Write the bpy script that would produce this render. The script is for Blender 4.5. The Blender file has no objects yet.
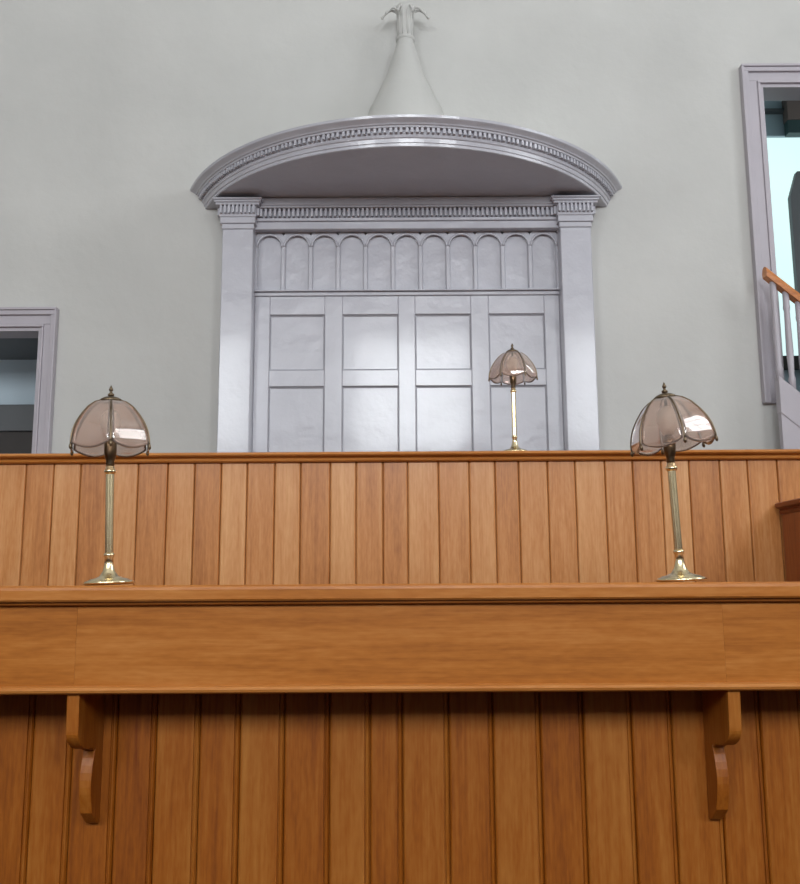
import bpy, math, random
from mathutils import Vector, Matrix
random.seed(7)
S = bpy.context.scene
C = S.collection
PI = math.pi

# ------------------------------------------------------------------ camera
EYE = 1.25
F = 900.0
cd = bpy.data.cameras.new('camera'); cam = bpy.data.objects.new('camera', cd); C.objects.link(cam)
cd.sensor_fit = 'HORIZONTAL'; cd.sensor_width = 36.0; cd.lens = 36.0*F/800.0
cd.clip_start = 0.05; cd.clip_end = 100
ROT = Matrix.Rotation(math.radians(99.0), 3, 'X') @ Matrix.Rotation(math.radians(-0.33), 3, 'Z')
cam.matrix_world = Matrix.Translation((0, 0, EYE)) @ ROT.to_4x4()
S.camera = cam

def at(px, py, Y):
    """world point seen at photo pixel (px,py) on the vertical plane at depth Y"""
    d = ROT @ Vector(((px-400)/F, (442-py)/F, -1.0))
    t = Y/d.y
    return Vector((d.x*t, Y, EYE + d.z*t))
def ax(px, py, Y): return at(px, py, Y).x
def az(py, Y, px=400): return at(px, py, Y).z

# ------------------------------------------------------------------ scene helpers
def tag(o, label=None, cat=None, group=None, kind=None):
    if label: o['label'] = label
    if cat: o['category'] = cat
    if group: o['group'] = group
    if kind: o['kind'] = kind
    return o
def empty(name, loc=(0, 0, 0)):
    o = bpy.data.objects.new(name, None); C.objects.link(o); o.location = loc
    o.empty_display_size = 0.05
    return o

class MB:
    def __init__(s): s.v = []; s.f = []; s.t = []; s.sm = []
    def add(s, vs, fs, tone=0.5, smooth=False):
        n = len(s.v); s.v += [tuple(v) for v in vs]
        for f in fs:
            s.f.append(tuple(i+n for i in f)); s.t.append(tone); s.sm.append(smooth)
    def box(s, x0, x1, y0, y1, z0, z1, tone=0.5, b=0.0):
        """box; b = chamfer of the four long front edges"""
        if b <= 0:
            vs = [(x, y, z) for x in (x0, x1) for y in (y0, y1) for z in (z0, z1)]
            s.add(vs, [(0,1,3,2),(4,6,7,5),(0,4,5,1),(2,3,7,6),(0,2,6,4),(1,5,7,3)], tone)
        else:
            vs = []
            for (x, y, z) in ((x0,y0,z0),(x1,y0,z0),(x1,y0,z1),(x0,y0,z1)):
                sx = b if x == x0 else -b; sz = b if z == z0 else -b
                vs += [(x+sx, y, z+sz), (x, y+b, z)]
            vs += [(x0,y1,z0),(x1,y1,z0),(x1,y1,z1),(x0,y1,z1)]
            fs = [(0,2,4,6)]
            for k in range(4):
                a, c = 2*k, 2*((k+1) % 4)
                fs.append((a, a+1, c+1, c)); fs.append((a+1, 8+k, 8+(k+1) % 4, c+1))
            fs.append((11,10,9,8))
            s.add(vs, fs, tone)
    def lathe(s, prof, cx=0, cy=0, cz=0, n=32, smooth=True, tone=0.5):
        vs = []; fs = []
        for r, h in prof:
            for k in range(n):
                a = 2*PI*k/n; vs.append((cx+r*math.cos(a), cy+r*math.sin(a), cz+h))
        for i in range(len(prof)-1):
            for k in range(n):
                a, b = i*n+k, i*n+(k+1) % n
                fs.append((a, b, b+n, a+n))
        m = len(prof)-1
        fs.append(tuple(range(n-1, -1, -1))); fs.append(tuple(m*n+k for k in range(n)))
        s.add(vs, fs, tone, smooth)
    def tube(s, pts, r, n=8, smooth=True, tone=0.5):
        pts = [Vector(p) for p in pts]; rr = r if isinstance(r, (list, tuple)) else [r]*len(pts)
        vs = []; fs = []
        up = Vector((0.13, 0.31, 0.94))
        for i, p in enumerate(pts):
            d = (pts[min(i+1, len(pts)-1)]-pts[max(i-1, 0)]).normalized()
            a = d.cross(up).normalized(); b = d.cross(a).normalized()
            for k in range(n):
                t = 2*PI*k/n; vs.append(p+(a*math.cos(t)+b*math.sin(t))*rr[i])
        for i in range(len(pts)-1):
            for k in range(n):
                a, b = i*n+k, i*n+(k+1) % n
                fs.append((a, b, b+n, a+n))
        fs.append(tuple(range(n-1, -1, -1))); fs.append(tuple((len(pts)-1)*n+k for k in range(n)))
        s.add(vs, fs, tone, smooth)
    def sweep(s, prof, path, smooth=False, tone=0.5, caps=True):
        """closed profile list[(out,up)] along path list[(pos, outdir)]"""
        n = len(prof); vs = []; fs = []
        for p, o in path:
            for q, h in prof: vs.append(Vector(p)+Vector(o)*q+Vector((0, 0, h)))
        for i in range(len(path)-1):
            for k in range(n):
                a, b = i*n+k, i*n+(k+1) % n
                fs.append((a, b, b+n, a+n))
        if caps:
            fs.append(tuple(range(n-1, -1, -1))); fs.append(tuple((len(path)-1)*n+k for k in range(n)))
        s.add(vs, fs, tone, smooth)
    def extr_y(s, poly, y0, y1, tone=0.5, smooth=False):
        """polygon [(x,z)] given thickness from y0 to y1"""
        n = len(poly)
        vs = [(x, y0, z) for x, z in poly]+[(x, y1, z) for x, z in poly]
        fs = [tuple(range(n)), tuple(range(2*n-1, n-1, -1))]
        fs += [(k, k+n, (k+1) % n+n, (k+1) % n) for k in range(n)]
        s.add(vs, fs, tone, smooth)
    def extr_x(s, poly, x0, x1, tone=0.5, smooth=False):
        n = len(poly)
        vs = [(x0, y, z) for y, z in poly]+[(x1, y, z) for y, z in poly]
        fs = [tuple(range(n)), tuple(range(2*n-1, n-1, -1))]
        fs += [(k, k+n, (k+1) % n+n, (k+1) % n) for k in range(n)]
        s.add(vs, fs, tone, smooth)
    def build(s, name, mat, parent=None, loc=None, bevel=0.0, smooth_angle=None):
        me = bpy.data.meshes.new(name); me.from_pydata(s.v, [], s.f)
        me.polygons.foreach_set('use_smooth', s.sm)
        at_ = me.attributes.new('tone', 'FLOAT', 'FACE'); at_.data.foreach_set('value', s.t)
        me.materials.append(mat)
        import bmesh
        bm = bmesh.new(); bm.from_mesh(me); bmesh.ops.recalc_face_normals(bm, faces=bm.faces); bm.to_mesh(me); bm.free()
        o = bpy.data.objects.new(name, me); C.objects.link(o)
        if loc is not None: o.location = loc
        if parent: o.parent = parent
        if bevel:
            m = o.modifiers.new('bevel', 'BEVEL'); m.width = bevel; m.segments = 2; m.limit_method = 'ANGLE'
            m.harden_normals = False
        return o

# ------------------------------------------------------------------ materials
def mat(name):
    m = bpy.data.materials.new(name); m.use_nodes = True
    nt = m.node_tree; b = nt.nodes['Principled BSDF']
    return m, nt, b
def N(nt, t, **kw):
    n = nt.nodes.new(t)
    for k, v in kw.items(): setattr(n, k, v)
    return n
def lin(r, g, b):
    f = lambda c: ((c/255+0.055)/1.055)**2.4 if c/255 > 0.04045 else c/255/12.92
    return (f(r), f(g), f(b), 1)

def math_n(nt, op, a, b=None, clamp=False):
    n = N(nt, 'ShaderNodeMath', operation=op); n.use_clamp = clamp
    for i, v in enumerate((a, b)):
        if v is None: continue
        if isinstance(v, (int, float)): n.inputs[i].default_value = v
        else: nt.links.new(v, n.inputs[i])
    return n.outputs[0]

def wood(name, dark, mid, light, axis='Z', rough=0.38, tone_amt=1.0, coat=0.25):
    m, nt, b = mat(name)
    L = nt.links.new
    tc = N(nt, 'ShaderNodeTexCoord'); an = N(nt, 'ShaderNodeAttribute', attribute_name='tone')
    off = N(nt, 'ShaderNodeVectorMath', operation='SCALE'); off.inputs[0].default_value = (17.3, 9.1, 23.7)
    L(an.outputs['Fac'], off.inputs['Scale'])
    add = N(nt, 'ShaderNodeVectorMath', operation='ADD'); L(tc.outputs['Object'], add.inputs[0]); L(off.outputs[0], add.inputs[1])
    def sc(v):
        k = N(nt, 'ShaderNodeVectorMath', operation='MULTIPLY'); L(add.outputs[0], k.inputs[0])
        k.inputs[1].default_value = v; return k.outputs[0]
    def ax3(a, l): return {'Z': (a, a, l), 'X': (l, a, a), 'Y': (a, l, a)}[axis]
    # broad figure (growth rings cut lengthwise)
    n1 = N(nt, 'ShaderNodeTexNoise'); n1.inputs['Scale'].default_value = 1; n1.inputs['Detail'].default_value = 1.5
    L(sc(ax3(11, 0.9)), n1.inputs['Vector'])
    ring = math_n(nt, 'SINE', math_n(nt, 'MULTIPLY', n1.outputs['Fac'], 58))
    ring = math_n(nt, 'MULTIPLY_ADD', ring, 0.5); ring.node.inputs[2].default_value = 0.5
    # fine pores
    n2 = N(nt, 'ShaderNodeTexNoise'); n2.inputs['Scale'].default_value = 1; n2.inputs['Detail'].default_value = 4
    n2.inputs['Roughness'].default_value = 0.65
    L(sc(ax3(190, 6)), n2.inputs['Vector'])
    # slow colour drift
    n3 = N(nt, 'ShaderNodeTexNoise'); n3.inputs['Scale'].default_value = 1; n3.inputs['Detail'].default_value = 3
    L(sc(ax3(22, 1.3)), n3.inputs['Vector'])
    n4 = N(nt, 'ShaderNodeTexNoise'); n4.inputs['Scale'].default_value = 1; n4.inputs['Detail'].default_value = 2
    L(sc(ax3(140, 26)), n4.inputs['Vector'])
    a = math_n(nt, 'ADD', math_n(nt, 'MULTIPLY', ring, 0.07), math_n(nt, 'MULTIPLY', n4.outputs['Fac'], 0.30))
    c = math_n(nt, 'MULTIPLY', n2.outputs['Fac'], 0.37)
    d = math_n(nt, 'MULTIPLY', n3.outputs['Fac'], 0.52)
    e = math_n(nt, 'MULTIPLY', math_n(nt, 'SUBTRACT', an.outputs['Fac'], 0.5), 0.42*tone_amt)
    s_ = math_n(nt, 'ADD', math_n(nt, 'ADD', a, c), math_n(nt, 'ADD', d, e))
    rp = N(nt, 'ShaderNodeValToRGB'); cr = rp.color_ramp
    cr.elements[0].position = 0.28; cr.elements[0].color = dark
    cr.elements[1].position = 0.98; cr.elements[1].color = light
    k = cr.elements.new(0.62); k.color = mid
    L(s_, rp.inputs[0]); L(rp.outputs[0], b.inputs['Base Color'])
    b.inputs['Roughness'].default_value = rough
    b.inputs['Coat Weight'].default_value = coat; b.inputs['Coat Roughness'].default_value = 0.25; b.inputs['Specular IOR Level'].default_value = 0.3
    bp = N(nt, 'ShaderNodeBump'); bp.inputs['Strength'].default_value = 0.12; bp.inputs['Distance'].default_value = 0.002
    L(n2.outputs['Fac'], bp.inputs['Height']); L(bp.outputs[0], b.inputs['Normal'])
    return m

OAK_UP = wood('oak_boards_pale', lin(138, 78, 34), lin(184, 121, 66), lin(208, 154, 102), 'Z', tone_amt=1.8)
OAK_LO = wood('oak_boards_amber', lin(100, 40, 2), lin(150, 82, 16), lin(174, 112, 46), 'Z', rough=0.5, coat=.08, tone_amt=1.4)  # oak darkened and deepened in colour to stand in for shade below the ledge
OAK_H = wood('oak_fascia', lin(124, 66, 16), lin(170, 102, 38), lin(196, 132, 70), 'X', rough=0.36)
OAK_Y = wood('oak_rail_deep', lin(80, 28, 12), lin(122, 56, 28), lin(150, 80, 42), 'Y')
OAK_P = wood('oak_partition', lin(92, 40, 14), lin(140, 72, 30), lin(168, 98, 48), 'Z')
OAK_R = wood('oak_handrail', lin(120, 60, 20), lin(190, 116, 56), lin(214, 150, 86), 'X')

def painted(name, col, rough, var=0.05, bump=0.15, scale=3.0, coat=0.0, bscale=60, bdist=0.002):
    m, nt, b = mat(name); L = nt.links.new
    tc = N(nt, 'ShaderNodeTexCoord')
    n = N(nt, 'ShaderNodeTexNoise'); n.inputs['Scale'].default_value = scale; n.inputs['Detail'].default_value = 5
    L(tc.outputs['Object'], n.inputs['Vector'])
    mr = N(nt, 'ShaderNodeMapRange'); mr.inputs['From Min'].default_value = 0.3; mr.inputs['From Max'].default_value = 0.7
    mr.inputs['To Min'].default_value = 1-var; mr.inputs['To Max'].default_value = 1+var
    L(n.outputs['Fac'], mr.inputs[0])
    mx = N(nt, 'ShaderNodeVectorMath', operation='SCALE'); mx.inputs[0].default_value = col[:3]
    L(mr.outputs[0], mx.inputs['Scale']); L(mx.outputs[0], b.inputs['Base Color'])
    n2 = N(nt, 'ShaderNodeTexNoise'); n2.inputs['Scale'].default_value = bscale; n2.inputs['Detail'].default_value = 4
    L(tc.outputs['Object'], n2.inputs['Vector'])
    bp = N(nt, 'ShaderNodeBump'); bp.inputs['Strength'].default_value = bump; bp.inputs['Distance'].default_value = bdist
    L(n2.outputs['Fac'], bp.inputs['Height']); L(bp.outputs[0], b.inputs['Normal'])
    b.inputs['Roughness'].default_value = rough; b.inputs['Coat Weight'].default_value = coat; b.inputs['Coat Roughness'].default_value = 0.12
    return m
PLASTER = painted('lime_plaster', lin(189, 188, 185), 0.9, var=0.06, bump=0.35, scale=1.6, bscale=9, bdist=0.012)
MAUVE = painted('mauve_gloss_paint', lin(176, 175, 183), 0.34, var=0.03, bump=0.9, scale=5, coat=0.42, bscale=7, bdist=0.012)
MAUVE_D = painted('mauve_satin_paint', lin(172, 166, 173), 0.45, var=0.04, bump=0.1, scale=5)
CEIL = painted('ceiling_paint', lin(222, 222, 216), 0.9)
FLOOR = wood('floor_boards', lin(40, 26, 20), lin(58, 38, 28), lin(76, 54, 40), 'Y', rough=0.5)
HALL = painted('hall_paint_blue_grey', lin(178, 192, 200), 0.8)
SLATE = painted('hall_ceiling_slate', lin(120, 132, 138), 0.8)
DARKG = painted('dark_green_paint', lin(40, 62, 62), 0.5)
GREYD = painted('dark_grey_paint', lin(80, 82, 84), 0.5)
NEARB = painted('dark_brown_paint', lin(38, 30, 26), 0.5)
BROWN = painted('hall_brown_paint', lin(104, 88, 82), 0.6)

def metal(name, col, rough):
    m, nt, b = mat(name)
    b.inputs['Base Color'].default_value = col; b.inputs['Metallic'].default_value = 1
    tc = N(nt, 'ShaderNodeTexCoord'); n = N(nt, 'ShaderNodeTexNoise'); n.inputs['Scale'].default_value = 30
    nt.links.new(tc.outputs['Object'], n.inputs['Vector'])
    mr = N(nt, 'ShaderNodeMapRange'); mr.inputs['To Min'].default_value = rough*0.6; mr.inputs['To Max'].default_value = rough*1.5
    nt.links.new(n.outputs['Fac'], mr.inputs[0]); nt.links.new(mr.outputs[0], b.inputs['Roughness'])
    return m
BRASS = metal('pale_brass', lin(232, 214, 174), 0.22)
BRASS_D = metal('tarnished_brass', lin(120, 104, 84), 0.35)
gm, gnt, gb = mat('smoked_pink_glass')
tcg = N(gnt, 'ShaderNodeTexCoord'); ng = N(gnt, 'ShaderNodeTexNoise'); ng.inputs['Scale'].default_value = 14
gnt.links.new(tcg.outputs['Object'], ng.inputs['Vector'])
rg = N(gnt, 'ShaderNodeValToRGB'); rg.color_ramp.elements[0].color = lin(226, 200, 184); rg.color_ramp.elements[1].color = lin(248, 234, 226)
gnt.links.new(ng.outputs['Fac'], rg.inputs[0]); gnt.links.new(rg.outputs[0], gb.inputs['Base Color'])
gb.inputs['Transmission Weight'].default_value = 0.86; gb.inputs['Roughness'].default_value = 0.06; gb.inputs['IOR'].default_value = 1.5
gb.inputs['Coat Weight'].default_value = 0.6; gb.inputs['Coat Roughness'].default_value = 0.05
GLASS = gm
OPAL = painted('opal_bulb_glass', lin(235, 232, 224), 0.3)

def emis(name, col, st):
    m, nt, b = mat(name)
    b.inputs['Base Color'].default_value = (0.02, 0.02, 0.02, 1)
    b.inputs['Emission Color'].default_value = col; b.inputs['Emission Strength'].default_value = st
    tc = N(nt, 'ShaderNodeTexCoord'); n = N(nt, 'ShaderNodeTexNoise'); n.inputs['Scale'].default_value = 1.2
    nt.links.new(tc.outputs['Object'], n.inputs['Vector'])
    r = N(nt, 'ShaderNodeMix', data_type='RGBA'); r.inputs[6].default_value = col
    r.inputs[7].default_value = (col[0]*0.8, col[1]*0.92, col[2]*0.95, 1)
    nt.links.new(n.outputs['Fac'], r.inputs[0]); nt.links.new(r.outputs[2], b.inputs['Emission Color'])
    return m
SKYPANE = emis('daylit_obscured_pane', (0.80, 1.0, 0.97, 1), 1.3)

# ------------------------------------------------------------------ setting
YW = 4.90                                    # face of the wall behind the pulpit
XL, XR, ZC, YB = -5.6, 5.6, 7.0, -4.3
def struct(mb, name, m, parent=None):
    o = mb.build(name, m, parent)
    if not parent: o['kind'] = 'structure'
    return o
fl = MB(); fl.box(XL-.2, XR+.2, YB-.2, 9.0, -0.1, 0.0); struct(fl, 'floor', FLOOR)
ce = MB(); ce.box(XL-.2, XR+.2, YB-.2, YW+.3, ZC, ZC+.1); struct(ce, 'ceiling', CEIL)

FILL_DARK = wood('dark_fill_absorber', lin(70, 36, 18), lin(100, 56, 28), lin(124, 76, 42), 'Z')
BOUNCE_PALE = painted('pale_bounce_surface', lin(220, 205, 188), 0.95)
m = MB(); m.box(-4.2, 3.2, 2.3, YW-.001, 0, .45); struct(m, 'floor_bounce', BOUNCE_PALE)  # added unseen platform, kept pale to bounce light up onto the soffit
for nm, b4 in (('absorber_left', (XL, XL+.04, YB+.04, YW)), ('absorber_right', (XR-.04, XR, YB+.04, YW)), ('absorber_rear', (XL, XR, YB, YB+.04))):  # unseen dark wall facing, added to cut bounce light under the desk ledge
    m = MB(); m.box(*b4, 0, 1.7); struct(m, nm, FILL_DARK)
# openings in the wall behind the pulpit
LO = dict(x0=ax(33, 400, YW)-1.0, x1=ax(39, 400, YW), z0=1.30, z1=az(328, YW, 20))
RO = dict(x0=ax(770, 240, YW), x1=ax(770, 240, YW)+1.0, z0=az(404, YW, 768), z1=az(85, YW, 770))
WT = 0.14
w = MB()
w.box(XL, LO['x0'], YW, YW+WT, 0, ZC)
w.box(LO['x0'], LO['x1'], YW, YW+WT, 0, LO['z0']); w.box(LO['x0'], LO['x1'], YW, YW+WT, LO['z1'], ZC)
w.box(LO['x1'], RO['x0'], YW, YW+WT, 0, ZC)
w.box(RO['x0'], RO['x1'], YW, YW+WT, 0, RO['z0']); w.box(RO['x0'], RO['x1'], YW, YW+WT, RO['z1'], ZC)
w.box(RO['x1'], XR, YW, YW+WT, 0, ZC)
struct(w, 'wall_front', PLASTER)
w = MB(); w.box(XL-.2, XL, YB, YW+WT, 0, ZC); struct(w, 'wall_left', PLASTER)

# right wall with a tall daylight window, rear wall with three
def holed_wall_y(xa, xb, y0, y1, holes):
    m = MB(); x = xa
    for hx0, hx1, hz0, hz1 in holes:
        m.box(x, hx0, y0, y1, 0, ZC); m.box(hx0, hx1, y0, y1, 0, hz0); m.box(hx0, hx1, y0, y1, hz1, ZC); x = hx1
    m.box(x, xb, y0, y1, 0, ZC); return m
RH = [(-3.9, -2.3, 3.3, 5.2), (-0.75, 1.15, 3.3, 5.2), (2.6, 4.2, 3.3, 5.2)]
struct(holed_wall_y(XL-.2, XR+.2, YB-.3, YB, RH), 'wall_back', PLASTER)
w = MB(); SW = (0.2, 2.7, 3.6, 6.4)
w.box(XR, XR+.2, YB, SW[0], 0, ZC); w.box(XR, XR+.2, SW[0], SW[1], 0, SW[2]); w.box(XR, XR+.2, SW[0], SW[1], SW[3], ZC)
w.box(XR, XR+.2, SW[1], YW+WT, 0, ZC); struct(w, 'wall_right', PLASTER)
def area_light(name, loc, rot, sx, sy, power, col=(0.93, 0.97, 1.0)):
    l = bpy.data.lights.new(name, 'AREA'); l.shape = 'RECTANGLE'; l.size = sx; l.size_y = sy; l.energy = power; l.color = col
    o = bpy.data.objects.new(name, l); C.objects.link(o); o.location = loc; o.rotation_euler = rot
    return o
for i, (x0, x1, z0, z1) in enumerate(RH):
    wn = empty('window_%d' % (i+3), ((x0+x1)/2, YB-.2, z0)); wn['kind'] = 'structure'
    m = MB(); t = 0.05
    X0, X1, H = x0-(x0+x1)/2, x1-(x0+x1)/2, z1-z0
    m.box(X0, X0+t, 0, .06, 0, H); m.box(X1-t, X1, 0, .06, 0, H); m.box(X0+t, X1-t, 0, .06, 0, t); m.box(X0+t, X1-t, 0, .06, H-t, H)
    for k in (1, 2): m.box(X0+(X1-X0)*k/3-.012, X0+(X1-X0)*k/3+.012, .02, .05, t, H-t)
    for k in (1, 2, 3): m.box(X0+t, X1-t, .02, .05, H*k/4-.012, H*k/4+.012)
    m.build('window_frame', MAUVE_D, wn)
    area_light('daylight', ((x0+x1)/2, YB-.32, (z0+z1)/2), (PI/2, 0, 0), x1-x0, z1-z0, (260, 360, 240)[i])
wn = empty('window_6', (XR+.12, (SW[0]+SW[1])/2, SW[2])); wn['kind'] = 'structure'
m = MB(); H = SW[3]-SW[2]
for y in (-1.2, -.42, .36, 1.15): m.box(-.02, .03, y, y+.05, 0, H)
for z in (0, H/3, 2*H/3, H-.05): m.box(-.02, .03, -1.15, 1.15, z, z+.04)
m.build('window_frame', MAUVE_D, wn)
area_light('daylight', (XR+.25, (SW[0]+SW[1])/2, (SW[2]+SW[3])/2), (0, PI/2, 0), SW[3]-SW[2], SW[1]-SW[0], 200)

# left doorway casing (layers of moulding) --------------------------------------------------
def casing(parent, o, width, top_extra=0.0, left=True, right=True, bottom=True, name='casing'):
    layers = [(0.0, width*.14, 0.028), (width*.14, width*.62, .020), (width*0.62, width*.86, 0.036), (width*0.86, width, 0.046)]
    m = MB()
    for a, b_, d in layers:
        zb = o['z0']
        if right: m.box(o['x1']+a, o['x1']+b_, YW-d, YW+.002, zb, o['z1']+a*(1+top_extra/width))
        if left: m.box(o['x0']-b_, o['x0']-a, YW-d, YW+.002, zb, o['z1']+a*(1+top_extra/width))
        k_ = 1+top_extra/width; m.box(o['x0']-b_, o['x1']+b_, YW-d, YW+.002, o['z1']+(a*k_ if a else 0), o['z1']+b_*k_)
    m.build(name, MAUVE_D, parent, bevel=0.003)
    r = MB(); t = 0.02                        # lining of the reveal
    r.box(o['x1']-t, o['x1']+.001, YW-.01, YW+WT, o['z0'], o['z1']); r.box(o['x0']-.001, o['x0']+t, YW-.01, YW+WT, o['z0'], o['z1'])
    r.box(o['x0']+t, o['x1']-t, YW-.01, YW+WT, o['z1']-t, o['z1']+.001)
    r.build('door_lining', MAUVE_D, parent)
d1 = empty('door_1', (0, 0, 0)); d1['kind'] = 'structure'; casing(d1, LO, ax(54, 400, YW)-ax(39, 400, YW)+.002, .024)
d2 = empty('door_2', (0, 0, 0)); d2['kind'] = 'structure'; casing(d2, RO, ax(771, 240, YW)-ax(755, 240, YW)+.02)

# small lobby behind the left opening
y1 = 5.62
m = MB(); m.box(LO['x0']-.4, LO['x1']+.5, y1, y1+.1, 0, 3.4); struct(m, 'wall_lobby_back', HALL)
m = MB(); m.box(LO['x0']-.4, LO['x1']+.5, YW+WT, y1, LO['z1']+.001, LO['z1']+.08); struct(m, 'ceiling_lobby', GREYD)  # dark grey colour puts the ceiling's shade into the paint
m = MB(); m.box(LO['x1']+.4, LO['x1']+.5, YW+WT, y1, 0, 3.4); struct(m, 'wall_lobby_right', HALL)
cz = az(405, 5.5, 20)
m = MB(); X0, X1 = LO['x0']-.1, LO['x1']+.25
cp = empty('cupboard', (X0, 5.5, 0))
tag(cp, 'dark low cupboard seen through the left doorway', 'cupboard')
b_ = MB(); zz = az(431, 5.48, 20)
b_.box(0, X1-X0, 0, .1, 0, zz); b_.build('body', NEARB, cp)
b_ = MB(); b_.box(-.02, X1-X0+.02, -.02, .1, zz, cz, b=.004); b_.build('top', GREYD, cp)
la = area_light('lobby_fill', (LO['x0']-.2, 5.35, 2.3), (0, -PI/2-.3, 0), .6, .4, 3.5, (0.85, .93, 1))  # added fill light for the closed lobby, no window modelled

# hall behind the right opening
YH = 6.6
hx0, hx1 = RO['x0']-.6, RO['x1']+2.2
m = MB(); m.box(hx0, hx1, YW+WT, YH, RO['z0']-.12, RO['z0']-.02); struct(m, 'floor_hall', FLOOR)
ztop = az(134, YH-.03, 785); zb2 = az(357, YH, 785)
m = MB(); m.box(hx0, hx1, YH, YH+.1, ztop, az(88, YH, 785)+1.2); m.box(hx0, hx1, YH, YH+.1, RO['z0']-.1, zb2); struct(m, 'wall_hall_back', HALL)
m = MB(); m.box(hx0-.1, hx0, YW+WT, YH, RO['z0']-.1, RO['z1']+1.2); struct(m, 'wall_hall_left', HALL)
m = MB(); m.box(hx0, hx1, YW+WT, YH, RO['z1']+.9, RO['z1']+1.0); struct(m, 'ceiling_hall', SLATE)
wn = empty('window_2', (0, 0, 0)); wn['kind'] = 'structure'
m = MB(); m.box(hx0, hx1, YH+.03, YH+.06, zb2, ztop); m.build('pane', SKYPANE, wn)
m = MB(); zt = az(111, YH-.03, 775)
m.box(hx0, ax(786, 111, YH-.04), YH-.05, YH+.01, zt-.012, zt+.012); m.build('picture_rail', GREYD, wn)
m = MB(); m.box(hx0, hx1, YH-.04, YH+.02, zb2-.10, zb2); m.build('window_sill', NEARB, wn)
# bulkhead and dark door leaf in the hall
bh = MB(); bx0 = ax(787, 110, 6.5)
bh.box(bx0, hx1, 6.50, YH-.02, az(119, 6.5, 790), RO['z1']+.85, b=.005)
o = bh.build('bulkhead', BROWN); o['kind'] = 'structure'; o.name = 'trim_1'
bh = MB(); bh.box(bx0+.004, hx1, 6.51, YH-.02, az(132, 6.5, 790), az(119, 6.5, 790)-.001)
o = bh.build('trim_2', DARKG); o['kind'] = 'structure'
dl = MB(); p0 = at(790.5, 196, 5.9); p1 = at(797, 171, 5.9); zf = RO['z0']-.02
dl.extr_y([(p0.x, zf), (p0.x, p0.z), (p1.x, p1.z), (p1.x+.8, p1.z+.02), (p1.x+.8, zf)], 5.9, 5.95)
o = dl.build('door_leaf', GREYD, bevel=.004)
tag(o, 'dark grey open door leaf seen through the upper right doorway', 'door')

area_light('hall_fill', (hx1-.3, 5.8, RO['z0']+2.2), (0, PI/2+.0, 0), 1.2, 1.2, 30, (0.85, .96, 1))  # added fill light out of view, brightens the hall
# ------------------------------------------------------------------ painted back board of the pulpit
CX = ax(406.5, 220, 4.8)
bb = empty('pulpit_backboard', (CX, YW, 0))
tag(bb, 'mauve painted panelled back board with pilasters and arcaded frieze on the white wall', 'panelling')
def rx(px, py, Y): return ax(px, py, Y)-CX
# local coordinates: x from CX, y from YW (negative towards the room)
YP = 4.84                                     # plane of stiles and rails
pl0, pl1 = rx(222, 250, 4.74), rx(254, 250, 4.74)
pr0, pr1 = rx(562, 250, 4.74), rx(592, 250, 4.74)
hw_in = (pr0-pl1)/2; hw_out = (pr1-pl0)/2; mid = (pr0+pl1)/2
pl0, pl1, pr0, pr1 = -hw_out, -hw_in, hw_in, hw_out
z_cap0 = az(228, 4.74); z_cap1 = az(200, 4.74)
z_sof = az(199.5, 4.78)
z_ar0 = az(290.5, YP); z_ar1 = az(229.5, 4.80)
ZB = 1.30
for a, b2 in ((pl0, pl1), (pr0, pr1)):
    m = MB(); m.box(a, b2, 4.74-YW, 0.001, ZB, z_cap0, b=.004)
    m.box(a-.006, b2+.006, 4.735-YW, 0.001, ZB, ZB+.12, b=.004)
    pil = m.build('pilaster', MAUVE, bb)
    m = MB()                                  # capital: necking, flat band, dentils, corona
    H = z_cap1-z_cap0
    steps = [(0, .18, .004), (.18, .40, .012), (.40, .78, .016), (.78, .86, .036), (.86, .94, .044), (.94, 1.0, .052)]
    for s0, s1, d in steps:
        m.box(a-d, b2+d, 4.74-d-YW, 0.001, z_cap0+H*s0, z_cap0+H*s1+.0005, b=.003)
    nd = 9; W = b2-a+.032
    for k in range(nd):
        x = a-.016+W*(k+.5)/nd
        m.box(x-.0058, x+.0058, 4.74-.016-.020-YW, 4.74-.01-YW, z_cap0+H*.50, z_cap0+H*.78)
    for side in (-1, 1):
        for k in range(4):
            y = 4.745+.024*k-YW; xs = (a-.030, a-.014) if side < 0 else (b2+.014, b2+.030)
            m.box(xs[0], xs[1], y, y+.013, z_cap0+H*.50, z_cap0+H*.78)
    m.build('capital', MAUVE, bb)
# entablature between the pilasters
m = MB(); e0, e1 = pl1, pr0
zd0, zd1 = az(217, 4.78), az(209.5, 4.78)
m.box(e0, e1, 4.79-YW, 0, z_ar1, z_sof+.001)
m.box(e0, e1, 4.775-YW, 4.80-YW, zd0-.022, zd0-.003, b=.003)
m.box(e0, e1, 4.782-YW, 4.80-YW, z_ar1-.002, zd0-.024, b=.003)
m.box(e0, e1, 4.748-YW, 4.80-YW, zd1+.002, zd1+.014, b=.003)
m.box(e0, e1, 4.745-YW, 4.80-YW, zd1+.014, z_sof, b=.003)
m.build('entablature', MAUVE, bb)
m = MB(); nd = 66
for k in range(nd):
    x = e0+(e1-e0)*(k+.5)/nd
    m.box(x-.0062, x+.0062, 4.757-YW, 4.792-YW, zd0, zd1)
m.build('dentil_band', MAUVE, bb)
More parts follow.
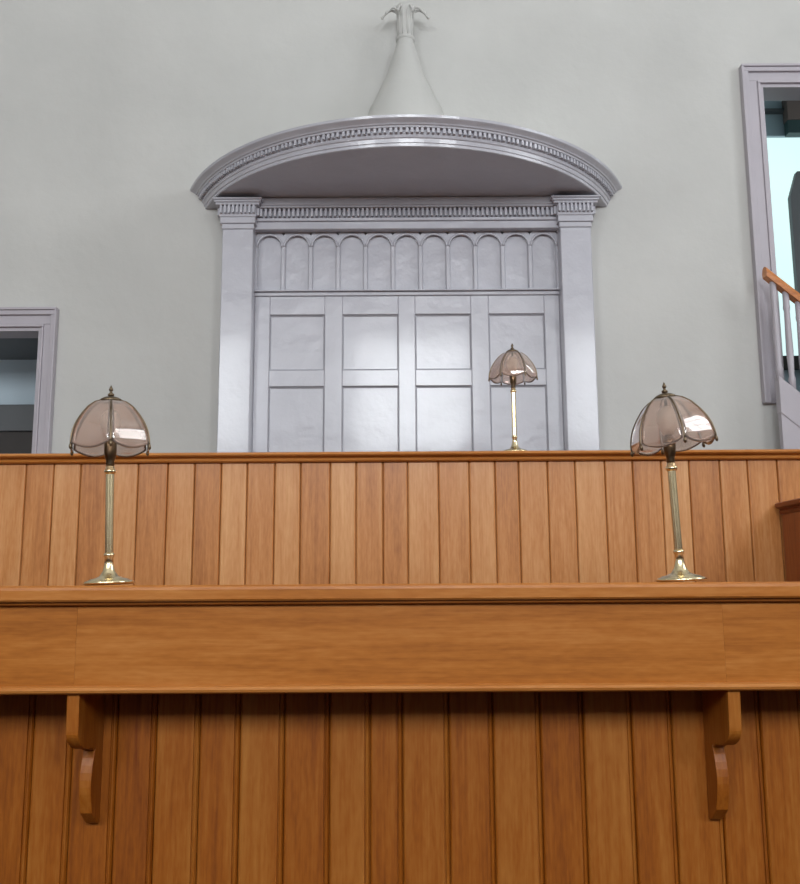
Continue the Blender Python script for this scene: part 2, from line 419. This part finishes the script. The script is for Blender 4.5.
# arcade: plate with eleven round headed openings
NA = 11; cw = (e1-e0)/NA
yf, yr = YP-YW, YP+.022-YW
m = MB()
zt = z_ar1+.002; zbm = z_ar0
mw = .016                                     # mullion width
seg = 14
za0 = zbm
for k in range(NA):
    c0 = e0+cw*k; c1 = c0+cw; cxm = (c0+c1)/2; r = (cw-mw)/2; zs = zt-.012-r
    arch = [(cxm-r, za0), (cxm-r, zs)]+[(cxm-r*math.cos(PI*j/seg), zs+r*math.sin(PI*j/seg)) for j in range(1, seg)]+[(cxm+r, zs), (cxm+r, za0)]
    outer = [(c0, za0), (c0, zs)]
    for j in range(1, seg):
        a = PI*j/seg; cxo = -math.cos(a); sz = math.sin(a)
        t_ = min((cw/2)/max(abs(cxo), 1e-6), (zt-zs)/max(sz, 1e-6))
        outer.append((cxm+cxo*t_, zs+sz*t_))
    outer += [(c1, zs), (c1, za0)]
    n = len(arch)
    bw = .005                                # small rounded arris
    def inner(p):
        x, z = p
        if z <= zs: return (x+(bw if x < cxm else -bw), z)
        d = math.hypot(x-cxm, z-zs); return (cxm+(x-cxm)*(1-bw/d), zs+(z-zs)*(1-bw/d))
    vs = [(x, yf, z) for x, z in outer]+[(x, yf, z) for x, z in arch]+[(inner(p)[0], yf+.006, inner(p)[1]) for p in arch]+[(inner(p)[0], yr, inner(p)[1]) for p in arch]
    fs = []
    for j in range(n-1):
        for q in range(3): fs.append((q*n+j, q*n+j+1, (q+1)*n+j+1, (q+1)*n+j))
    m.add(vs, fs)
m.build('arcade', MAUVE, bb)
for k in range(NA):
    cxm = e0+cw*(k+.5); r = cw/2-.006; zs = zt-.014-r
    q = MB(); q.tube([(cxm-r*math.cos(PI*j/20), yf, zs+r*math.sin(PI*j/20)) for j in range(21)], .0065, 8); q.build('archivolt', MAUVE, bb)
for k in range(NA):
    c0 = e0+cw*k; q = MB(); q.box(c0+.004, c0+cw-.004, yr-.001, yr+.008, za0, zt, tone=random.random()); q.build('arch_panel', MAUVE, bb)
# ledge moulding under the arcade
m = MB()
m.box(e0, e1, YP-.026-YW, YP+.05-YW, z_ar0-.008, z_ar0, b=.002)
m.box(e0, e1, YP-.008-YW, YP+.05-YW, z_ar0-.030, z_ar0-.009, b=.003)
m.build('string_moulding', MAUVE, bb)
# eight sunk panels
cols = [(270, 325), (343, 399), (416, 472), (490, 546)]
colx = [(rx(a, 350, YP), rx(b2, 350, YP)) for a, b2 in cols]
sh = -(colx[0][0]+colx[3][1])/2
colx = [(a+sh, b2+sh) for a, b2 in colx]
zr = [(az(369.5, YP), az(314.3, YP)), (az(386, YP)-.45, az(386, YP))]
ztp = z_ar0-.030
m = MB()
edges = [e0]+[v for c in colx for v in c]+[e1]
for k in range(0, len(edges), 2):             # stiles
    m.box(edges[k], edges[k+1], YP-YW, YP+.03-YW, ZB, ztp, b=.004)
for a, b2 in colx:
    m.box(a-.001, b2+.001, YP+.0003-YW, YP+.03-YW, zr[0][1], ztp, b=.004)
    m.box(a-.001, b2+.001, YP+.0003-YW, YP+.03-YW, zr[1][1], zr[0][0], b=.004)
    m.box(a-.001, b2+.001, YP+.0003-YW, YP+.03-YW, ZB, zr[1][0], b=.004)
m.build('panel_frame', MAUVE, bb)
for a, b2 in colx:
    for z0, z1 in zr:
        q = MB(); q.box(a-.002, b2+.002, YP+.016-YW, YP+.04-YW, z0-.002, z1+.002)
        t = .007                              # thin sticking moulding round the panel
        q.box(a+.001, a+t, YP+.009-YW, YP+.02-YW, z0, z1, b=.003); q.box(b2-t, b2-.001, YP+.009-YW, YP+.02-YW, z0, z1, b=.003)
        q.box(a+t, b2-t, YP+.009-YW, YP+.02-YW, z1-t, z1-.001, b=.003); q.box(a+t, b2-t, YP+.009-YW, YP+.02-YW, z0+.001, z0+t, b=.003)
        q.build('panel', MAUVE, bb)

# ------------------------------------------------------------------ sounding board (canopy) over the pulpit
sb = empty('sounding_board', (CX, YW, z_sof))
tag(sb, 'mauve curved canopy with dentil cornice and white spire, over the pulpit back board', 'canopy')
def plan(px, py):                             # point on the soffit plane
    d = ROT @ Vector(((px-400)/F, (442-py)/F, -1.0)); t = (z_sof-EYE)/d.z
    return d.x*t-CX, d.y*t-YW
DEP = -plan(406, 146.8)[1]
# plan curve: blend of circular segment and ellipse
def arc(n=72, g=0.0):
    """soffit edge, from left wall end to right wall end, offset g outward"""
    s = DEP; c = 1.150; R = (c*c+s*s)/(2*s); a0 = math.asin(c/R)
    out = []
    for k in range(n+1):
        a = -a0+2*a0*k/n
        x = R*math.sin(a); y = -(R*math.cos(a)-(R-s))
        o = Vector((math.sin(a), -math.cos(a), 0))
        out.append((Vector((x, y, 0)), o))
    return out
P = arc()
# make the ends run square into the wall
prof = [(-.03, .0), (.0, .0), (.005, .003), (.007, .016), (.012, .018), (.016, .036), (.022, .040), (.025, .048), (.025, .053), (.025, .078),
        (.048, .080), (.051, .088), (.058, .090), (.062, .096), (.072, .103), (.080, .108), (.085, .112), (.088, .124), (.070, .128), (-.03, .128)]
def clip_path(P):
    out = []
    for p, o in P: out.append((p, o))
    # last sections: keep them on the wall plane
    (p, o) = out[0]; out[0] = (p, Vector((-1, 0, 0))/max(1e-6, abs(o.x))*1.0)
    (p, o) = out[-1]; out[-1] = (p, Vector((1, 0, 0))/max(1e-6, abs(o.x))*1.0)
    return out
PP = clip_path(P)
m = MB(); m.sweep(prof, PP); m.v = [(a, min(b2, -.0015), c) for a, b2, c in m.v]; m.build('cornice', MAUVE, sb)
m = MB()
pts = [(p.x, p.y) for p, o in P]
n = len(pts)
vs = [(x, y, 0.002) for x, y in pts]+[(x, y, .03) for x, y in pts]
fs = [tuple(range(n)), tuple(range(2*n-1, n-1, -1))]+[(k, k+n, k+n+1, k+1) for k in range(n-1)]+[(n-1, 2*n-1, n, 0)]
m.add(vs, fs); m.v = [(a, min(b2, -.0015), c) for a, b2, c in m.v]; m.build('soffit', MAUVE, sb)
m = MB()                                      # dentils round the curve
L_ = [0]
big = arc(600)
for k in range(600): L_.append(L_[-1]+(big[k+1][0]-big[k][0]).length)
tot = L_[-1]; nd = int(tot/.0255); j = 0
for k in range(nd):
    t = tot*(k+.5)/nd
    while L_[j+1] < t: j += 1
    p, o = big[j]; tg = Vector((-o.y, o.x, 0)); w2 = .0068
    a, b2 = p+o*.023, p+o*.046
    if (b2+tg*w2).y > -.004 or (b2-tg*w2).y > -.004: continue
    vs = [a-tg*w2, b2-tg*w2, b2+tg*w2, a+tg*w2]
    vv = [v+Vector((0, 0, .055)) for v in vs]+[v+Vector((0, 0, .079)) for v in vs]
    m.add(vv, [(0,1,2,3),(7,6,5,4),(0,4,5,1),(1,5,6,2),(2,6,7,3),(3,7,4,0)])
m.build('dentil_band', MAUVE, sb)
# ogee roof sweeping up into the spire
YS = 4.78
sp = at(405.5, 60, YS)
zl = lambda py: az(py, YS)-z_sof
prof_r = []                                   # (blend towards the canopy outline, radius, height)
m = MB(); nseg = 72
rings = []
rad = lambda px_: px_*YS*1.09/F
hs = [(.127, 1.0, 0), (.136, .6, .15), (.17, .25, .25), (.24, .05, .32), (.32, 0, .285), (.40, 0, .245), (zl(113), 0, rad(36)), (zl(104), 0, rad(31)), (zl(95), 0, rad(27)), (zl(80), 0, rad(20)),
      (zl(65), 0, rad(15)), (zl(52), 0, rad(11)), (zl(43), 0, rad(8.3)), (zl(40.5), 0, rad(8.0))]
scx = sp.x-CX; scy = YS-YW
for h, bl, r in hs:
    ring = []
    for k in range(nseg+1):
        p, o = PP[k]
        q = p+o*.07
        a = PI*k/nseg
        c = Vector((scx-r*math.cos(a), scy-r*math.sin(a), 0))
        if bl == 1.0: v = q.copy()
        else:
            v = q*bl*1.0+c*(1-bl)
        if k in (0, nseg): v.y = 0
        v.z = h; ring.append(v)
    rings.append(ring)
vs = [v for r in rings for v in r]; nn = nseg+1
fs = [(i*nn+k, i*nn+k+1, (i+1)*nn+k+1, (i+1)*nn+k) for i in range(len(rings)-1) for k in range(nseg)]
# body runs back into the wall
m.add(vs, fs, smooth=True); m.v = [(a, min(b2, -.0015), c) for a, b2, c in m.v]
roof = m.build('roof', PLASTER, sb); tag(roof, label='white ogee roof sweeping up to a spire')
m = MB(); z0 = zl(41)
fr = rad(8.2)
m.lathe([(fr*.9, z0-.01), (fr*1.15, z0), (fr*1.15, z0+.012), (fr*.92, z0+.018), (fr*.86, zl(20)), (fr*1.0, zl(15)), (fr*1.2, zl(11)), (fr*1.15, zl(8)), (fr*.4, zl(6)), (.002, zl(5.5))], scx, scy, 0, n=28)
for k in range(10):                           # reeds
    a = 2*PI*k/10; x, y = scx+fr*.88*math.cos(a), scy+fr*.88*math.sin(a)
    m.tube([(x, y, z0+.018), (x, y, zl(22)), (x+.006*math.cos(a), y+.006*math.sin(a), zl(12))], .006, 8)
fin = m.build('finial', PLASTER, sb)
for k in range(6):                            # curling leaves round the finial top
    a = PI*k/5+PI if k else PI
    a = PI+PI*k/5
    dx, dy = math.cos(a), math.sin(a)*.6
    q = MB(); path = []
    for j in range(11):
        t = j/10; rr_ = fr*.9+(rad(23)-fr)*t; hh = zl(14)+.028*math.sin(PI*t*.9)-.030*t*t
        path.append((scx+dx*rr_, scy+dy*rr_, hh))
    q.tube(path, [.005+.002*math.sin(PI*j/10) for j in range(10)]+[.006], 8)
    q.lathe([(.001, -.010), (.007, -.007), (.009, 0), (.007, .006), (.001, .009)], scx+dx*(rad(23)), scy+dy*rad(23), path[-1][2]-.003, n=10)
    q.build('leaf', PLASTER, sb)

# ------------------------------------------------------------------ boarded fronts
def boards(xs, z0, z1, y, tones=None, bead=True):
    """tongue and groove boards between the joints xs; face plane y (front looks to -Y)"""
    m = MB()
    for k in range(len(xs)-1):
        a, b2 = xs[k]+.0006, xs[k+1]-.0006
        tn = tones[k % len(tones)] if tones else random.random()
        pr = [(a, .014), (a, .007), (a+.0015, .003), (a+.004, .0005), (a+.006, 0)]
        if bead:
            pr += [(b2-.0125, 0), (b2-.0115, .0045), (b2-.0100, .0045), (b2-.0085, .0012), (b2-.006, 0), (b2-.0035, .0012), (b2-.001, .005)]
        else:
            pr += [(b2-.005, 0), (b2-.003, .0008), (b2-.001, .004)]
        pr += [(b2, .007), (b2, .014)]
        n = len(pr)
        vs = [(x, y+d, z0) for x, d in pr]+[(x, y+d, z1) for x, d in pr]
        fs = [(j, j+1, j+1+n, j+n) for j in range(n-1)]+[tuple(range(n-1, -1, -1)), tuple(range(n, 2*n))]
        m.add(vs, fs, tn)
    return m
def joints(pxs, py, Y, x_min, x_max, w_):
    xs = [ax(p, py, Y) for p in pxs]
    while xs[0] > x_min: xs.insert(0, xs[0]-w_*random.uniform(.93, 1.07))
    while xs[-1] < x_max: xs.append(xs[-1]+w_*random.uniform(.93, 1.07))
    return xs

# front desk ------------------------------------------------------
Y1, Y2 = 2.00, 2.18
fd = empty('front_desk', (0, Y1, 0))
tag(fd, 'honey oak boarded desk front with deep fascia, ledge and two scrolled brackets, across the foreground', 'desk')
def sub(o, y): return o
z_top = EYE+.0015
z_n = az(600, Y1-.03); z_f0 = az(684, Y1); z_f1 = az(693, Y1-.012)
XF = 2.7
xs = joints([28, 68, 113, 153, 197, 238, 283, 329, 370, 403, 450, 495, 543, 587, 636, 677, 724, 767], 820, Y2, -XF+.1, XF-.1, .105)
T_lo = [.35, .6, .45, .7, .4, .65, .45, .62, .5, .66, .42, .6, .5, .62, .48, .55, .44, .52, .4]
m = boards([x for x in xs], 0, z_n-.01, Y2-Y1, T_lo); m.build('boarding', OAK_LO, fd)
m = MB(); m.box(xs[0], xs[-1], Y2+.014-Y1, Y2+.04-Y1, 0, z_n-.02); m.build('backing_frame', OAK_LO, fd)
m = MB()                                      # ledge with rounded nosing
ys = Y1-.03-Y1
h = z_top-z_n
prof_l = [(.0, .004), (.004, .0), (.42, 0), (.42, h), (.007, h), (.002, h-.004), (.0, h-.010)]
m.extr_x([(ys+a, z_n+b2) for a, b2 in prof_l], xs[0], xs[-1], tone=.62)
m.build('ledge', OAK_H, fd)
m = MB()                                      # cove under the ledge, darker tone paints in its shadow line
m.extr_x([(-.018, z_n), (-.016, z_n-.006), (0, z_n-.010), (.01, z_n-.010), (.01, z_n)], xs[0], xs[-1], tone=.2)
m.build('cove_moulding', OAK_H, fd)
m = MB()
j0, j1 = ax(76, 640, Y1), ax(724, 640, Y1)
for a, b2, tn in ((xs[0], j0-.0001, .42), (j0+.0001, j1-.0001, .5), (j1+.0001, xs[-1], .46)):
    m.box(a, b2, 0, .026, z_f0-.004, z_n-.004, tone=tn, b=.0003)
m.build('fascia', OAK_H, fd)
m = MB()                                      # bead along the bottom edge
zb_, hb = z_f1, z_f0-z_f1
m.extr_x([(-.004, zb_), (-.011, zb_+hb*.2), (-.013, zb_+hb*.5), (-.010, zb_+hb*.8), (0, zb_+hb), (.03, zb_+hb), (.03, zb_)], xs[0], xs[-1], tone=.7, smooth=False)
m.build('bead_moulding', OAK_H, fd)
# scrolled brackets
zt_ = zb_+.004
zlow = az(820, Y2-.02, 716)
Hb = zt_-zlow
D_ = Y2-Y1-.004
def bracket_poly():
    p = [(Y2-Y1, zt_), (Y2-Y1-D_, zt_)]
    # upper lobe front
    for k in range(0, 13):
        t = k/12; a = t*PI*.5
        p.append((Y2-Y1-D_+D_*.02+ (1-math.cos(a))*D_*.55, zt_-Hb*.27-math.sin(a)*Hb*.16))
    p.append((Y2-Y1-D_*.36, zt_-Hb*.455)); p.append((Y2-Y1-D_*.30, zt_-Hb*.445))
    # small quirk, then the lower tongue
    for k in range(1, 9):
        t = k/8; p.append((Y2-Y1-D_*(.34+.10*math.sin(PI*t*.9))+D_*.02, zt_-Hb*(.46+.40*t)))
    for k in range(0, 7):
        a = k/6*PI*.5; p.append((Y2-Y1-D_*.33+D_*.20*math.sin(a)*1.2, zt_-Hb*(.90+.10*math.sin(a))))
    p.append((Y2-Y1, zt_-Hb))
    return p
for px in (73, 734.5):
    bxm = ax(px, 705, Y1+.006)
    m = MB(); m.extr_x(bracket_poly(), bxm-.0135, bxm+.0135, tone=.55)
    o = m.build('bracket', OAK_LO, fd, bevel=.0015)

# pulpit front ------------------------------------------------------
Y3 = 3.33
pf = empty('pulpit', (0, Y3, 0))
tag(pf, 'pale oak tongue and groove pulpit front with moulded top rail, behind the front desk', 'pulpit')
zr1 = az(451.5, Y3-.03); zr0 = az(461.5, Y3-.01)
xs3 = joints([23, 51, 78, 107, 136, 166, 193, 220, 246, 274, 300, 330, 356, 383, 408, 439, 470, 496, 520, 549, 577, 607, 635, 664, 692, 723, 751, 781], 520, Y3, -2.3, 2.3, .105)
T_up = [.5, .72, .42, .55, .5, .4, .6, .38, .62, .45, .7, .35, .66, .42, .7, .38, .74, .5, .68, .45, .72, .5, .42, .68, .5, .64, .42, .6, .5, .66, .55]
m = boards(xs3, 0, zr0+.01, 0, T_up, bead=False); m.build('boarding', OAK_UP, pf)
m = MB(); m.box(xs3[0], xs3[-1], .014, .05, 0, zr0+.005); m.build('backing_frame', OAK_UP, pf)
m = MB(); h = zr1-zr0
m.extr_x([(-.012, zr0), (-.020, zr0+h*.12), (-.022, zr0+h*.34), (-.014, zr0+h*.44), (-.016, zr0+h*.5), (-.036, zr0+h*.62), (-.040, zr0+h*.74), (-.038, zr0+h*.92), (-.032, zr0+h), (.07, zr0+h), (.07, zr0)],
         xs3[0], xs3[-1], tone=.85)
m.build('top_rail', OAK_H, pf)
zd = az(454, 3.72)
m = MB(); m.extr_x([(.08, zd-.085), (.08, zd-.060), (.32, zd), (.62, zd), (.62, zd-.025), (.34, zd-.025)], -.9, .9, tone=.5)
m.build('desk_board', OAK_H, pf)
m = MB()
for x in (-.7, .7):
    m = MB(); m.box(x-.02, x+.02, 0.38, .5, zd-.18, zd-.026); m.build('desk_support', OAK_UP, pf)

# partition at the right -----------------------------------------------
pp = empty('pew_end', (0, 0, 0))
XP = ax(783.5, 520, Y3-.03)
zc1 = az(503, Y3-.02, 779); zc0 = az(514.5, Y3-.02, 783)
pp.location = (XP, Y3-.02, 0)
tag(pp, 'dark reddish oak side partition with moulded cap, at right edge against pulpit front', 'partition')
m = MB(); m.box(0, .05, -.85, 0, 0, zc0); m.build('side_panel', OAK_P, pp)
m = MB(); h = zc1-zc0
poly = [(-.004, zc0), (-.010, zc0+h*.25), (-.006, zc0+h*.4), (-.022, zc0+h*.6), (-.024, zc0+h*.9), (-.018, zc0+h), (.068, zc0+h), (.074, zc0+h*.9), (.072, zc0+h*.6), (.056, zc0+h*.4), (.056, zc0)]
n = len(poly)
vs = [(x, -.87, z) for x, z in poly]+[(x, 0, z) for x, z in poly]
m.add(vs, [tuple(range(n)), tuple(range(2*n-1, n-1, -1))]+[(k, k+n, (k+1) % n+n, (k+1) % n) for k in range(n)], .5)
m.build('cap_rail', OAK_Y, pp)

# ------------------------------------------------------------------ staircase at upper right
YS1 = 4.74
sc_ = empty('staircase', (0, 0, 0))
tag(sc_, 'mauve staircase with oak handrail and slim balusters at right edge of the wall', 'staircase')
r0 = at(764, 268, YS1); r1 = at(800, 296, YS1)
sl = (r1.z-r0.z)/(r1.x-r0.x)
XE = 4.6
s0 = at(777, 377, YS1)
def rail_z(x): return r0.z+sl*(x-r0.x)
def str_z(x): return s0.z+sl*(x-s0.x)
m = MB()
pr = [(-.028, -.022), (-.032, .0), (-.024, .022), (0, .030), (.024, .022), (.032, 0), (.028, -.022)]
n = len(pr); vs = []
for x in (r0.x, XE):
    for y, z in pr: vs.append((x, YS1+y, rail_z(x)-.028+z*1.15))
m.add(vs, [tuple(range(n-1, -1, -1)), tuple(range(n, 2*n))]+[(k, k+n, (k+1) % n+n, (k+1) % n) for k in range(n)], .5)
m.build('handrail', OAK_R, sc_)
x = ax(775.5, 330, YS1)+.004; pitch_ = ax(789.5, 330, YS1)-ax(777.5, 330, YS1)
k = 0
while x < XE-.1 and k < 24:
    q = MB(); zb0, zt0 = str_z(x)-.01, rail_z(x)-.045
    L3 = zt0-zb0
    q.lathe([(.018, 0), (.018, L3*.1), (.020, L3*.12), (.014, L3*.15), (.019, L3*.4), (.015, L3*.8), (.019, L3*.84), (.017, L3*.87), (.017, L3)], 0, 0, 0, n=12)
    q.build('baluster', MAUVE_D, sc_, loc=(x, YS1, zb0)); x += pitch_; k += 1
m = MB(); xl = s0.x
m.extr_y([(xl, 0), (XE, 0), (XE, str_z(XE)), (xl, str_z(xl))], YS1-.02, YS1+.02)
m.build('spandrel_panel', MAUVE_D, sc_)
m = MB()
m.extr_y([(xl-.002, str_z(xl)-.20), (XE, str_z(XE)-.20), (XE, str_z(XE)+.004), (xl-.002, str_z(xl)+.004)], YS1-.026, YS1+.03)
m.build('stringer', MAUVE_D, sc_, bevel=.004)

# ------------------------------------------------------------------ lamps
RS = .100
DP = [(.018, .437), (.040, .430), (.058, .417), (.073, .399), (.086, .380), (.095, .361), (.100, .342), (.1015, .325), (.100, .310)]
def dome(t):
    t = max(0, min(1, t))*(len(DP)-1); i = min(int(t), len(DP)-2); f = t-i
    return DP[i][0]*(1-f)+DP[i+1][0]*f, DP[i][1]*(1-f)+DP[i+1][1]*f
NP = 6
def panel_pt(k, u, v, off=0.0):
    """u 0..1 across pane, v 0..1 down the pane"""
    hang = .86+.14*math.sin(PI*u)**0.7         # scalloped lower edge
    r, h = dome(v*hang)
    a0 = 2*PI*k/NP; a1 = 2*PI*(k+1)/NP
    a = a0+(a1-a0)*u
    # panes are flatter than a true circle
    flat = math.cos(PI/NP)/math.cos((u-.5)*2*PI/NP)
    rr = r*(1-.85*(1-flat))+off
    return Vector((rr*math.cos(a), rr*math.sin(a), h+off*.2))
def make_lamp(name):
    t = empty(name)
    m = MB()                                  # stepped base
    m.lathe([(.050, 0), (.057, .0015), (.0575, .006), (.054, .009), (.048, .0105), (.045, .013), (.034, .0155), (.022, .020), (.0145, .031), (.0110, .047), (.0095, .062), (.0125, .066), (.0125, .071), (.009, .074)], n=48)
    m.build('base', BRASS, t)
    m = MB()                                  # fluted stem
    vs = []; fs = []; n = 48
    hs = [.072, .10, .15, .20, .25, .262]
    for h in hs:
        for k in range(n):
            a = 2*PI*k/n; r = .0088*(1+.09*math.cos(a*12))
            vs.append((r*math.cos(a), r*math.sin(a), h))
    for i in range(len(hs)-1):
        for k in range(n):
            a, b2 = i*n+k, i*n+(k+1) % n; fs.append((a, b2, b2+n, a+n))
    m.add(vs, fs, smooth=True); m.build('stem', BRASS, t)
    m = MB(); m.lathe([(.009, .258), (.0135, .262), (.0135, .268), (.010, .271), (.010, .276), (.008, .279)], n=24); m.build('collar', BRASS, t)
    m = MB(); m.lathe([(.008, .277), (.010, .281), (.0095, .290), (.013, .300), (.0145, .312), (.0145, .330), (.012, .338), (.009, .344), (.004, .348), (.004, .436)], n=24)
    m.box(-.022, -.012, -.003, .003, .318, .324)
    m.build('socket', BRASS_D, t)
    m = MB(); m.lathe([(.012, .345), (.019, .360), (.024, .378), (.022, .396), (.013, .410), (.005, .414)], n=24)
    sh = empty('shade'); sh.parent = t; sh.location = (0, 0, 0)
    bulb = m.build('bulb', OPAL, t)
    m = MB(); m.lathe([(.021, .432), (.027, .434), (.026, .438), (.018, .443), (.008, .446), (.004, .447)], n=24); m.build('shade_cap', BRASS_D, sh)
    for k in range(NP):
        q = MB(); nu, nv = 14, 14; vs = []; fs = []
        for off in (0, -.0025):
            for i in range(nu+1):
                for j in range(nv+1):
                    u = .03+.94*i/nu; vs.append(panel_pt(k, u, j/nv, off))
        M_ = (nu+1)*(nv+1)
        idx = lambda i, j, s: s*M_+i*(nv+1)+j
        for i in range(nu):
            for j in range(nv):
                fs.append((idx(i, j, 0), idx(i+1, j, 0), idx(i+1, j+1, 0), idx(i, j+1, 0)))
                fs.append((idx(i, j, 1), idx(i, j+1, 1), idx(i+1, j+1, 1), idx(i+1, j, 1)))
        for j in range(nv):
            fs.append((idx(0, j, 0), idx(0, j+1, 0), idx(0, j+1, 1), idx(0, j, 1))); fs.append((idx(nu, j, 0), idx(nu, j, 1), idx(nu, j+1, 1), idx(nu, j+1, 0)))
        for i in range(nu):
            fs.append((idx(i, nv, 0), idx(i+1, nv, 0), idx(i+1, nv, 1), idx(i, nv, 1))); fs.append((idx(i, 0, 0), idx(i, 0, 1), idx(i+1, 0, 1), idx(i+1, 0, 0)))
        q.add(vs, fs, smooth=True); q.build('glass_pane', GLASS, sh)
    for k in range(NP):
        q = MB(); a = 2*PI*k/NP; pts = []
        for j in range(15):
            r, h = dome(j/14*.92); pts.append((r*1.0*math.cos(a), r*math.sin(a), h))
        q.tube(pts, .0018, 8)
        e = Vector(pts[-1]); q.lathe([(.001, -.010), (.0035, -.007), (.004, -.002), (.0025, .003), (.001, .005)], e.x, e.y, e.z, n=10)
        q.build('rib', BRASS_D, sh)
    m = MB(); m.lathe([(.004, .446), (.0075, .449), (.0075, .452), (.0035, .455), (.003, .459), (.0055, .462), (.004, .466), (.0015, .472), (.0005, .474)], n=16)
    m.tube([(-.009, 0, .4605), (-.004, 0, .462), (.004, 0, .462), (.009, 0, .4605)], [.0016, .0024, .0024, .0016], 8)
    m.build('finial', BRASS_D, t)
    return t
def copy_tree(o, parent=None):
    c = o.copy(); C.objects.link(c)
    if parent: c.parent = parent
    for ch in list(o.children): copy_tree(ch, c)
    return c
def place(t, px, py, Y, z, rot, tilt, label, scale=1.0, lean=0.0):
    p = at(px, py, Y); t.location = (p.x, Y, z); t.rotation_mode = 'ZYX'; t.rotation_euler = (0, lean, rot); t.scale = (scale,)*3
    tag(t, label, 'lamp', 'brass table lamps with smoked glass shades')
    for c in t.children:
        if c.name.startswith('shade'):
            # tilt about the socket
            R_ = Matrix.Rotation(-rot, 4, 'Z') @ Matrix.Rotation(tilt, 4, 'Y') @ Matrix.Rotation(rot, 4, 'Z')
            c.matrix_local = Matrix.Translation((0, 0, .42)) @ R_ @ Matrix.Translation((0, 0, -.42))
YL = 2.115
lamp = make_lamp('table_lamp')
l2 = copy_tree(lamp); l3 = copy_tree(lamp)
place(lamp, 109, 580, YL, z_top+.0019, math.radians(-72), 0.0, 'brass table lamp with smoked glass shade, on the desk ledge at left', lean=-.033)
place(l2, 681, 580, YL, z_top+.0019, math.radians(-92), -0.09, 'brass table lamp with tilted smoked glass shade, on the desk ledge at right', lean=-.033)
place(l3, 515, 455, 3.72, zd, math.radians(-67), 0.0, 'farthest brass table lamp, behind the pulpit rail and against the mauve panels')

# ------------------------------------------------------------------ world, colour
w_ = bpy.data.worlds.new('world'); S.world = w_; w_.use_nodes = True
w_.node_tree.nodes['Background'].inputs[0].default_value = (0.75, 0.85, 1, 1)
w_.node_tree.nodes['Background'].inputs[1].default_value = 0.5
S.view_settings.view_transform = 'Standard'; S.view_settings.look = 'None'
S.view_settings.gamma = 1; S.view_settings.use_curve_mapping = False
S.view_settings.exposure = -0.3
S.cycles.use_denoising = True
S.cycles.max_bounces = 10; S.cycles.diffuse_bounces = 5; S.cycles.transmission_bounces = 10
